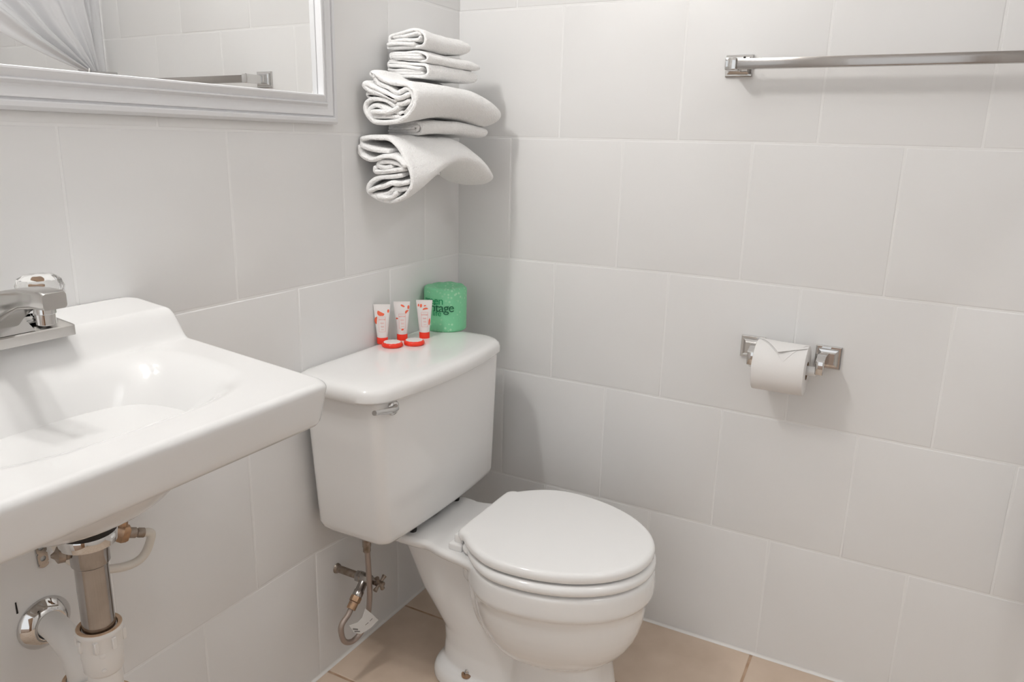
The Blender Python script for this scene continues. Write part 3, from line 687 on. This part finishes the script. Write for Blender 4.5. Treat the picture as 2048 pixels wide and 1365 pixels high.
# ------------------------------------------------------------------ towels
def pair(crop, pts, y, k, ox, oy):
    out = []
    for cx, cy in pts:
        p = pix(ox + cx / k, oy + cy / k, 1, y); out.append((p.x, p.z))
    return out
def outline(path, t, n=6):
    """closed outline of a cloth ribbon of half thickness t along a 2D path"""
    P = spline([Vector((a, b, 0)) for a, b in path], n); m = len(P); A = []; B = []
    for i in range(m):
        d = (P[min(i + 1, m - 1)] - P[max(i - 1, 0)]).normalized(); nrm = Vector((-d.y, d.x, 0))
        A.append(P[i] + nrm * t); B.append(P[i] - nrm * t)
    d1 = (P[-1] - P[-2]).normalized(); n1 = Vector((-d1.y, d1.x, 0)); d0 = (P[0] - P[1]).normalized(); n0 = Vector((-d0.y, d0.x, 0))
    e1 = [P[-1] + n1 * t * math.cos(a) + d1 * t * math.sin(a) for a in (PI / 4, PI / 2, 3 * PI / 4)]
    e0 = [P[0] + n0 * t * math.cos(a) + d0 * t * math.sin(a) for a in (PI / 4, PI / 2, 3 * PI / 4)]
    return A + e1 + B[::-1] + e0, P
def sweep(g, path, t, xform, ns=26, seed=0, ends=1.0):
    """sweep the ribbon along the towel; xform(x, z, s) -> Vector, s in 0..1"""
    loops = []
    st = [0, 0.004, 0.012, 0.024] + [0.05 + 0.92 * k / ns for k in range(ns + 1)] + [0.985, 0.996, 1.0]
    jl = 0.004 * math.sin(seed * 2.3); jr = 0.004 * math.cos(seed * 1.7)
    for s in st:
        q = 1.0
        if s < 0.024: q = math.sqrt(max(0.05, 1 - (1 - s / 0.024) ** 2))
        if s > 0.97: q = math.sqrt(max(0.05, 1 - ((s - 0.97) / 0.03) ** 2))
        ol, _ = outline(path, t * (0.45 + 0.55 * q))
        L = []
        for p in ol:
            w_ = noise.noise(Vector((p.x * 30, p.y * 30, s * 6 + seed))) * 0.0018
            v = xform(p.x, p.y, s); v = v + Vector((w_, jl * (1 - s) + jr * s, w_))
            L.append(v)
        loops.append(L)
    g.loft(loops, True, True)
# lower bath towel
def towel_thing(name, c, label, cat='towel'): return thing(name, c, label, cat, 'white towels stacked in the corner')
K5 = 4.55
low = [
 [(335, 835), (240, 820), (150, 800), (95, 775)],
 [(95, 775), (75, 735), (110, 712), (200, 705), (330, 720), (430, 800), (505, 930), (545, 1040), (555, 1120), (520, 1200), (450, 1262), (350, 1290), (250, 1265), (170, 1215), (150, 1165), (185, 1105), (260, 1070), (360, 1070), (450, 1050)],
 [(80, 790), (100, 850), (165, 905), (225, 910), (300, 880), (390, 880), (455, 920), (490, 970)],
 [(470, 975), (420, 945), (340, 930), (260, 935), (245, 965), (300, 985), (360, 975)],
 [(215, 985), (225, 1020), (310, 1020), (390, 1010), (470, 1000)],
 [(180, 1195), (230, 1170), (300, 1155), (370, 1125), (440, 1130), (510, 1120)],
 [(215, 1230), (290, 1225), (340, 1215), (385, 1180), (440, 1185), (500, 1175)],
 [(250, 1245), (330, 1255), (385, 1245), (410, 1215)],
]
upp = [
 [(205, 150), (185, 125), (215, 118), (265, 165), (340, 200), (440, 215), (520, 225), (575, 275), (592, 350), (575, 430), (520, 505), (440, 555), (330, 572), (220, 562), (155, 510), (130, 440), (150, 380), (210, 350), (290, 358), (350, 385), (395, 415)],
 [(205, 150), (240, 205), (320, 245), (400, 300), (450, 285), (510, 258), (550, 300), (560, 370), (525, 440), (470, 490), (395, 470), (310, 440), (225, 415), (175, 435), (160, 480), (205, 510), (320, 515), (420, 520), (480, 500)],
 [(520, 320), (460, 350), (400, 345), (320, 300), (230, 265), (150, 215), (132, 235), (185, 285), (260, 310), (340, 330), (410, 370)],
 [(330, 345), (240, 330), (160, 300), (160, 325), (230, 335), (310, 345)],
 [(520, 375), (470, 400), (420, 405)],
 [(430, 440), (350, 480), (270, 478), (200, 478)],
]
YL = -0.405
def build_towel(name, ribs, t, y0, y1, xf, label, group_c):
    T = towel_thing(name, group_c, label)
    g = G()
    for i, r in enumerate(ribs):
        P = pair(None, r, y0, K5, 700, 120)
        sweep(g, P, t, lambda x, z, s: xf(x, z, s, y0, y1), seed=i)
    g.make('cloth', M['towel'], T, angle=80)
    return T
def xf_low(x, z, s, y0, y1):
    top = 1.205
    a = sm(0.0, 0.55, s); b = sm(0.55, 1.0, s)
    k = lerp(1.0, 0.50, a) ; k = lerp(k, 0.62, b)
    zt = top + 0.006 * math.sin(s * PI) - 0.022 * b ** 1.5
    zz = zt + (z - top) * k
    # droop of the far end
    xx = 0.012 + (x - 0.012) * lerp(lerp(1.0, 1.06, a), 1.28, b)
    q = max(0, (s - 0.66) / 0.34); q = 1 - math.sqrt(max(0, 1 - q * q))
    xx = lerp(xx, 0.110 + (xx - 0.110) * 0.42, q)
    zz -= 0.014 * b ** 2
    e = max(0, (s - 0.70) / 0.30); e = 1 - math.sqrt(max(0, 1 - e * e)); cz = zt - 0.056; zz = lerp(zz, cz + (zz - cz) * 0.42, e)
    return Vector((max(xx, 0.006), lerp(y0, y1, s), zz))
def xf_upp(x, z, s, y0, y1):
    a = sm(0.0, 0.5, s); b = sm(0.5, 1.0, s); zb = 1.232
    zc = 1.285
    zz = zc + (z - zc) * lerp(1.0, 0.78, a) - 0.004 * a
    zz += 0.012 * math.sin(s * PI) - 0.013 * b ** 1.7
    q = max(0, (s - 0.78) / 0.22); q = 1 - math.sqrt(max(0, 1 - q * q)); xx = 0.012 + (x - 0.012) * lerp(1.0, 1.13, b)
    xx = lerp(xx, 0.125 + (xx - 0.125) * 0.70, q)
    e = max(0, (s - 0.78) / 0.22); e = 1 - math.sqrt(max(0, 1 - e * e)); cz = zc - 0.013 * b ** 1.7 - 0.012; zz = lerp(zz, cz + (zz - cz) * 0.45, e)
    return Vector((max(xx, 0.006), lerp(y0, y1, s), zz))
build_towel('bath_towel', low, 0.0052, YL, -0.085, xf_low, 'thick folded white bath towel at the bottom of the stack, sagging at both ends', (0.1, -0.25, 1.16))
build_towel('bath_towel', upp, 0.0052, YL, -0.075, xf_upp, 'thick folded white bath towel in the middle of the stack, under the small washcloths', (0.1, -0.25, 1.28))
def crop1(pts, y): return [(lambda p: (p.x, p.z))(pix(700 + a / 3.412, 30 + b / 3.412, 1, y)) for a, b in pts]
def small(name, ribs, t, y0, y1, label, c, droop=0.01, rise=0.0, widen=1.0, sc=1.0, seed=0):
    T = towel_thing(name, c, label); g = G()
    allp = [q for r in ribs for q in crop1(r, y0)]; cz = sum(q[1] for q in allp) / len(allp); x0_ = min(q[0] for q in allp)
    def xf(x, z, s):
        e = sm(0.88, 1.0, s)
        zz = cz + (z - cz) * lerp(1, sc, s) * lerp(1, 0.8, e) + rise * math.sin(s * PI) - droop * s ** 2
        return Vector((max(0.005, x0_ + (x - x0_) * lerp(1, widen, s)), lerp(y0, y1, s), zz))
    for i, r in enumerate(ribs): sweep(g, crop1(r, y0), t, xf, seed=i + seed, ns=14)
    g.make('cloth', M['towel'], T, angle=80); return T
small('hand_towel', [[(265, 775), (350, 762), (440, 760), (458, 770), (440, 792), (350, 792), (262, 795)], [(265, 760), (350, 744), (440, 738), (478, 752), (484, 780), (462, 808), (380, 812), (260, 812)], [(300, 778), (380, 776), (430, 775)]],
      0.0036, -0.325, -0.085, 'thin folded white hand towel between the two thick bath towels', (0.07, -0.2, 1.22), droop=0.004, rise=0.006, widen=1.25)
small('washcloth', [[(262, 178), (268, 145), (330, 122), (440, 98), (488, 112), (508, 150), (500, 195), (468, 215), (380, 216), (255, 222)], [(272, 180), (350, 168), (450, 168), (474, 150)], [(262, 200), (350, 196), (440, 196)], [(290, 150), (360, 140), (440, 120), (470, 128)]],
      0.0034, -0.325, -0.148, 'folded white washcloth at the very top of the stack', (0.07, -0.2, 1.40), droop=0.000, rise=-0.004, widen=1.0, sc=0.85, seed=3)
small('washcloth', [[(270, 290), (272, 262), (350, 258), (440, 246), (500, 262), (520, 290), (500, 312), (420, 304), (330, 300), (262, 312)], [(285, 275), (370, 272), (470, 276)], [(290, 288), (370, 288), (480, 292)]],
      0.0030, -0.325, -0.118, 'folded white washcloth second from the top of the stack', (0.07, -0.2, 1.365), droop=0.002, rise=-0.002, widen=1.08, seed=6)
small('washcloth', [[(255, 352), (258, 322), (340, 325), (430, 335), (500, 340), (522, 370), (516, 405), (470, 418), (380, 414), (250, 412)], [(270, 345), (370, 352), (480, 362)], [(262, 370), (300, 375), (360, 372), (470, 382)], [(268, 392), (350, 392), (480, 398)]],
      0.0034, -0.325, -0.125, 'folded white washcloth third from the top, lying on the thick towel', (0.07, -0.2, 1.335), droop=0.000, widen=1.04, seed=9)
# small wall bracket that carries the stack
tr_ = thing('towel_bracket', (0.0, -0.25, 1.12), 'short wall bracket hidden under the folded towel stack', 'bracket')
g = G(); g.box((0.0, -0.262, 1.120), (0.006, -0.222, 1.150), 0.002); g.box((0.006, -0.250, 1.128), (0.10, -0.234, 1.137), 0.002); g.make('shelf_arm', M['chrome'], tr_)

# ------------------------------------------------------------------ toiletries on the tank lid
def text_obj(name, s, size, m, parent, place, ext=0.0, space=1.0):
    cu = bpy.data.curves.new(name, 'FONT'); cu.body = s; cu.size = size; cu.align_x = 'CENTER'; cu.align_y = 'CENTER'; cu.extrude = ext; cu.space_character = space
    t = bpy.data.objects.new(name, cu); C.objects.link(t)
    dg = bpy.context.evaluated_depsgraph_get(); me = bpy.data.meshes.new_from_object(t.evaluated_get(dg)); bpy.data.objects.remove(t)
    bm = bmesh.new(); bm.from_mesh(me); bmesh.ops.triangulate(bm, faces=bm.faces)
    for _ in range(2):
        es = [e for e in bm.edges if e.calc_length() > size * 0.25]
        if es: bmesh.ops.subdivide_edges(bm, edges=es, cuts=1); bmesh.ops.triangulate(bm, faces=bm.faces)
    bm.verts.index_update(); V = [place(v.co.x, v.co.y, v.co.z) for v in bm.verts]; Fs = [tuple(v.index for v in f.verts) for f in bm.faces]; bm.free()
    return obj(name, V, Fs, m, parent, smooth=False)
# wrapped spare roll
wr = thing('wrapped_toilet_roll', (0.075, -0.165, LIDZ), 'spare toilet roll in green printed paper wrapper on the tank lid', 'toilet paper')
WC = Vector((0.0545, -0.146, LIDZ + 0.0006)); WR = 0.0530; WH = 0.109
g = G(); L = []
prw = [(0.020, 0.003), (0.045, 0.001), (WR - 0.003, 0.0), (WR - 0.0005, 0.0025), (WR, 0.008), (WR, WH - 0.010), (WR - 0.001, WH - 0.004), (WR - 0.005, WH - 0.001), (0.045, WH), (0.030, WH - 0.004), (0.018, WH - 0.010), (0.004, WH - 0.012)]
loops = []
for r, h in prw:
    lp = []
    for k in range(80):
        t = k * 2 * PI / 80; wob = 0.0012 * noise.noise(Vector((math.cos(t) * 3, math.sin(t) * 3, h * 60))) * (1 if h > 0.005 else 0) * (1.5 if h > WH - 0.012 else 0.8)
        lp.append(WC + Vector(((r + wob) * math.cos(t), (r + wob) * math.sin(t), h + (wob * 1.5 if h > WH - 0.012 else 0))))
    loops.append(lp)
g.loft(loops); g.make('wrapper', M['wrap'], wr)
# direction from the roll to the camera
base_a = math.atan2(CAM.y - WC.y, CAM.x - WC.x)
def wplace(a0, z0, dr=0.0007): return lambda x, y, z: WC + Vector(((WR + dr) * math.cos(base_a + a0 + x / WR), (WR + dr) * math.sin(base_a + a0 + x / WR), z0 + y))
text_obj('print', 'green', 0.027, M['midtext'], wr, wplace(-0.62, 0.079, 0.0014), space=0.92)
text_obj('print', 'heritage', 0.031, M['greentext'], wr, wplace(-0.44, 0.062, 0.0016), space=0.90)
text_obj('print', 'life', 0.020, M['midtext'], wr, wplace(-0.10 - 0.3, 0.048, 0.0012))

# little squeeze tubes standing on their caps
def make_tube(name, label, seed):
    T = thing(name, (0, 0, 0), label, 'toiletry tube', 'small toiletry tubes on the tank lid')
    H = 0.0135
    g = G(); g.lathe([(0.0088, 0.0), (0.0095, 0.0006), (0.0095, H - 0.0006), (0.0090, H)], (0, 0, 0), seg=32); g.make('cap', M['red'], T)
    g = G(); loops = []
    N = 40
    for k in range(13):
        u = k / 12; z = H + 0.0002 + 0.068 * u
        ry = lerp(0.0090, 0.0148, u ** 0.9); rx = lerp(0.0090, 0.0008, u ** 1.15)
        if u > 0.90: rx = 0.0008
        loops.append([Vector((rx * math.cos(2 * PI * j / N), ry * math.sin(2 * PI * j / N), z)) for j in range(N)])
    g.loft(loops); g.make('tube_body', M['tubewhite'], T)
    def surf(y, z, d=0.00035):
        u = min(1, max(0, (z - H) / 0.068)); ry = lerp(0.0090, 0.0148, u ** 0.9); rx = 0.0008 if u > 0.9 else lerp(0.0090, 0.0008, u ** 1.15)
        c = math.sqrt(max(0.0, 1 - min(1, abs(y) / ry) ** 2)); return Vector((rx * c + d, y, z))
    def patch(g, poly, d=0.0004, n=6):
        cy = sum(p[0] for p in poly) / len(poly); cz = sum(p[1] for p in poly) / len(poly); L = []
        for k in (1.0, 0.66, 0.33, 0.02): L.append([surf(lerp(cy, p[0], k), lerp(cz, p[1], k), d) for p in poly])
        g.loft(L, False, True)
    def bar(g, y0, z0, y1, z1, w_=0.0003, d=0.0004):
        n = 6
        dy, dz = y1 - y0, z1 - z0; l = math.hypot(dy, dz); ny, nz = -dz / l * w_, dy / l * w_
        A = [surf(lerp(y0, y1, k / n) + ny, lerp(z0, z1, k / n) + nz, d) for k in range(n + 1)]; B = [surf(lerp(y0, y1, k / n) - ny, lerp(z0, z1, k / n) - nz, d) for k in range(n + 1)]
        g.loft([A, B], False, False, close=False)
    def ell(cy, cz, a, b, rot, n=14, half=False):
        out = []
        for k in range(n):
            t = (PI if half else 2 * PI) * k / (n - 1 if half else n); y = a * math.cos(t); z = b * math.sin(t); out.append((cy + y * math.cos(rot) - z * math.sin(rot), cz + y * math.sin(rot) + z * math.cos(rot)))
        return out
    rnd = random.Random(seed); g = G()
    sets = {1: [(-0.001, 0.066, 0.0055, 0.0062, 2.6, True), (-0.0085, 0.049, 0.0065, 0.0035, 1.5, True), (0.011, 0.068, 0.003, 0.0012, 1.5, False), (0.002, 0.060, 0.002, 0.0008, 0.6, False)],
            2: [(0.0015, 0.073, 0.0035, 0.0012, -0.6, False), (0.0095, 0.060, 0.0036, 0.0030, 0.9, True), (0.0115, 0.070, 0.0035, 0.0012, 1.5, False), (-0.0088, 0.047, 0.0016, 0.0012, 0, False), (0.0005, 0.024, 0.002, 0.0012, 0.5, False)],
            3: [(-0.006, 0.070, 0.0032, 0.0014, 1.5, False), (0.002, 0.062, 0.0042, 0.0030, 0.2, True), (-0.0105, 0.071, 0.0025, 0.0009, 1.5, False), (0.001, 0.070, 0.002, 0.0008, 0.3, False), (0.0088, 0.036, 0.0062, 0.0010, 1.5, False)]}
    for cy, cz, a, b, rt, hf in sets[seed]: patch(g, ell(cy, cz, a * 1.2, b * (1.5 if b < 0.002 else 1.3), rt, half=hf))
    g.make('petal_print', M['coral'], T)
    g = G()
    for y0, z0, y1, z1 in ((-0.0055, 0.0565, 0.0062, 0.0565), (-0.0055, 0.0565, -0.0050, 0.026), (0.0062, 0.0565, 0.0058, 0.026), (-0.0050, 0.026, 0.0058, 0.026)): bar(g, y0, z0, y1, z1, 0.00022)
    for k, z in enumerate((0.0445, 0.0428, 0.0375, 0.0358, 0.0305)): bar(g, -0.0030 + 0.0004 * k, z, 0.0034, z, 0.00030)
    g.make('label_lines', M['pink'], T)
    text_obj('label_text', 'eme', 0.0075, M['pink'], T, lambda x, y, z: surf(x + 0.0003, 0.0515 + y * 0.8, 0.00045), space=0.95)
    return T
tubes = [(1, (765, 689), -0.05, -2, 'toiletry tube standing on its red cap, leftmost of three'), (2, (804.5, 682), 0.02, 1, 'toiletry tube standing on its red cap, middle of three'), (3, (849, 678), 0.0, 3, 'toiletry tube standing on its red cap, closest to the green roll')]
for sd, px, dth, tilt_, lb in tubes:
    T = make_tube('toiletry_tube', 'small white and coral ' + lb, sd)
    p = pix(px[0], px[1] - 2, 2, LIDZ + 0.0004)
    T.location = (max(p.x, 0.03), p.y, LIDZ + 0.0004) if p.x > 0.03 else (p.x, p.y, LIDZ + 0.0004)
    a = math.atan2(CAM.y - p.y, CAM.x - p.x) + dth
    T.rotation_euler = (0, 0, a); T.scale = (1.2, 1.32, 1.13)
# two round wrapped soaps
for px, lb, nm in (((784.5, 690.5), 'round red-rimmed soap on the tank lid, the left one in front of the tubes', 's'), ((828.5, 686.5), 'round red-rimmed soap on the tank lid, the right one in front of the tubes', 's')):
    p = pix(px[0], px[1], 2, LIDZ + 0.004); c = Vector((p.x, p.y, LIDZ + 0.0004))
    S = thing('wrapped_soap', tuple(c), lb, 'soap', 'round soaps on the tank lid')
    g = G(); g.lathe([(0.016, 0), (0.0215, 0.0006), (0.0240, 0.0035), (0.0240, 0.0070), (0.0215, 0.0105), (0.0190, 0.0112), (0.0170, 0.0105)], c, seg=48); g.make('red_rim', M['red'], S)
    g = G(); g.lathe([(0.0195, 0.0105), (0.0190, 0.0117), (0.0165, 0.0121), (0.004, 0.0122)], c, seg=48, flute=0.03, nf=12); g.make('paper_top', M['tubewhite'], S)

# ------------------------------------------------------------------ shower curtain (seen in the mirror)
cu = thing('shower_curtain', (1.36, -0.5, 2.0), 'white pleated shower curtain swept to a tieback, reflected in the mirror', 'shower curtain')
CX = 1.385
tie = Vector((CX, -0.086, 1.401))
def hem(v):
    a = Vector((CX, -0.95, 2.02)); b = Vector((CX, -0.62, 1.66)); c = Vector((CX, -0.33, 1.46)); d = tie
    P = [a, Vector((CX, -0.70, 1.78)), Vector((CX, -0.50, 1.59)), Vector((CX, -0.355, 1.503)), Vector((CX, -0.275, 1.466)), Vector((CX, -0.17, 1.428)), d]
    return P
HEM = spline(hem(0), 8)
g = G(); NU = 150; NV = 44; V = []
for i in range(NU + 1):
    u = i / NU
    top = Vector((CX, lerp(-0.045, -0.95, u), 2.02))
    for j in range(NV + 1):
        v = j / NV
        # blend from straight fall (u=0) to the hem curve (u=1)
        k = v * (len(HEM) - 1); a = int(k); b = min(a + 1, len(HEM) - 1); h = HEM[a].lerp(HEM[b], k - a)
        s0 = Vector((CX, -0.050, lerp(2.02, tie.z, v)))
        p = s0.lerp(h, u ** 0.9)
        amp = 0.017 * (1 - 0.75 * v ** 3)
        ph = u * 26 + 1.2 * math.sin(u * 9)
        V.append(p + Vector((amp * math.sin(ph) + 0.006 * math.sin(ph * 2.3 + 1), 0, 0)))
Fs = [(i * (NV + 1) + j, (i + 1) * (NV + 1) + j, (i + 1) * (NV + 1) + j + 1, i * (NV + 1) + j + 1) for i in range(NU) for j in range(NV)]
cl = obj('cloth', V, Fs, M['curtain'], cu, angle=180)
sd = cl.modifiers.new('thick', 'SOLIDIFY'); sd.thickness = 0.002
# gathered tail below the tieback
V = []; NT = 60; NV = 24
for i in range(NT + 1):
    u = i / NT
    for j in range(NV + 1):
        v = j / NV; y = lerp(lerp(-0.045, tie.y, u), lerp(-0.012, -0.12, u), sm(0, 1, v)); z = lerp(tie.z + 0.003, 0.30, v)
        V.append(Vector((CX + 0.02 + 0.010 * math.sin(u * 40), y, z)))
Fs = [(i * (NV + 1) + j, (i + 1) * (NV + 1) + j, (i + 1) * (NV + 1) + j + 1, i * (NV + 1) + j + 1) for i in range(NT) for j in range(NV)]
c2 = obj('gathered_tail', V, Fs, M['curtain'], cu, angle=180); sd = c2.modifiers.new('thick', 'SOLIDIFY'); sd.thickness = 0.002
g = G(); g.tube([(CX, 0.0, 2.03), (CX, -2.6, 2.03)], 0.0125, 16); tag(g.make('curtain_rod', M['chrome'], None, loc=(CX, -1.3, 2.03)), 'straight chrome shower curtain rod across the tub opening', 'curtain rod')
# liner hanging straight at the wall edge, and the hook
V = []
for i in range(25):
    u = i / 24
    for j in range(13): V.append(Vector((CX + 0.028 + 0.004 * math.sin(u * 14), lerp(-0.004, -0.10, u), lerp(2.02, 0.3, j / 12))))
g = G(); g.add(V, [(i * 13 + j, (i + 1) * 13 + j, (i + 1) * 13 + j + 1, i * 13 + j + 1) for i in range(24) for j in range(12)])
ln = g.make('liner', M['curtain'], cu, angle=180); sd = ln.modifiers.new('thick', 'SOLIDIFY'); sd.thickness = 0.001
hk = thing('tieback_hook', (CX, -0.09, 1.40), 'small chrome tieback hook holding the shower curtain', 'hook')
g = G(); g.tube(spline([(CX - 0.02, 0.0, 1.405), (CX - 0.024, -0.05, 1.403), (CX - 0.026, -0.088, 1.400), (CX - 0.022, -0.100, 1.390), (CX - 0.020, -0.095, 1.412)], 5), 0.004, 10); g.make('hook', M['chrome'], hk)
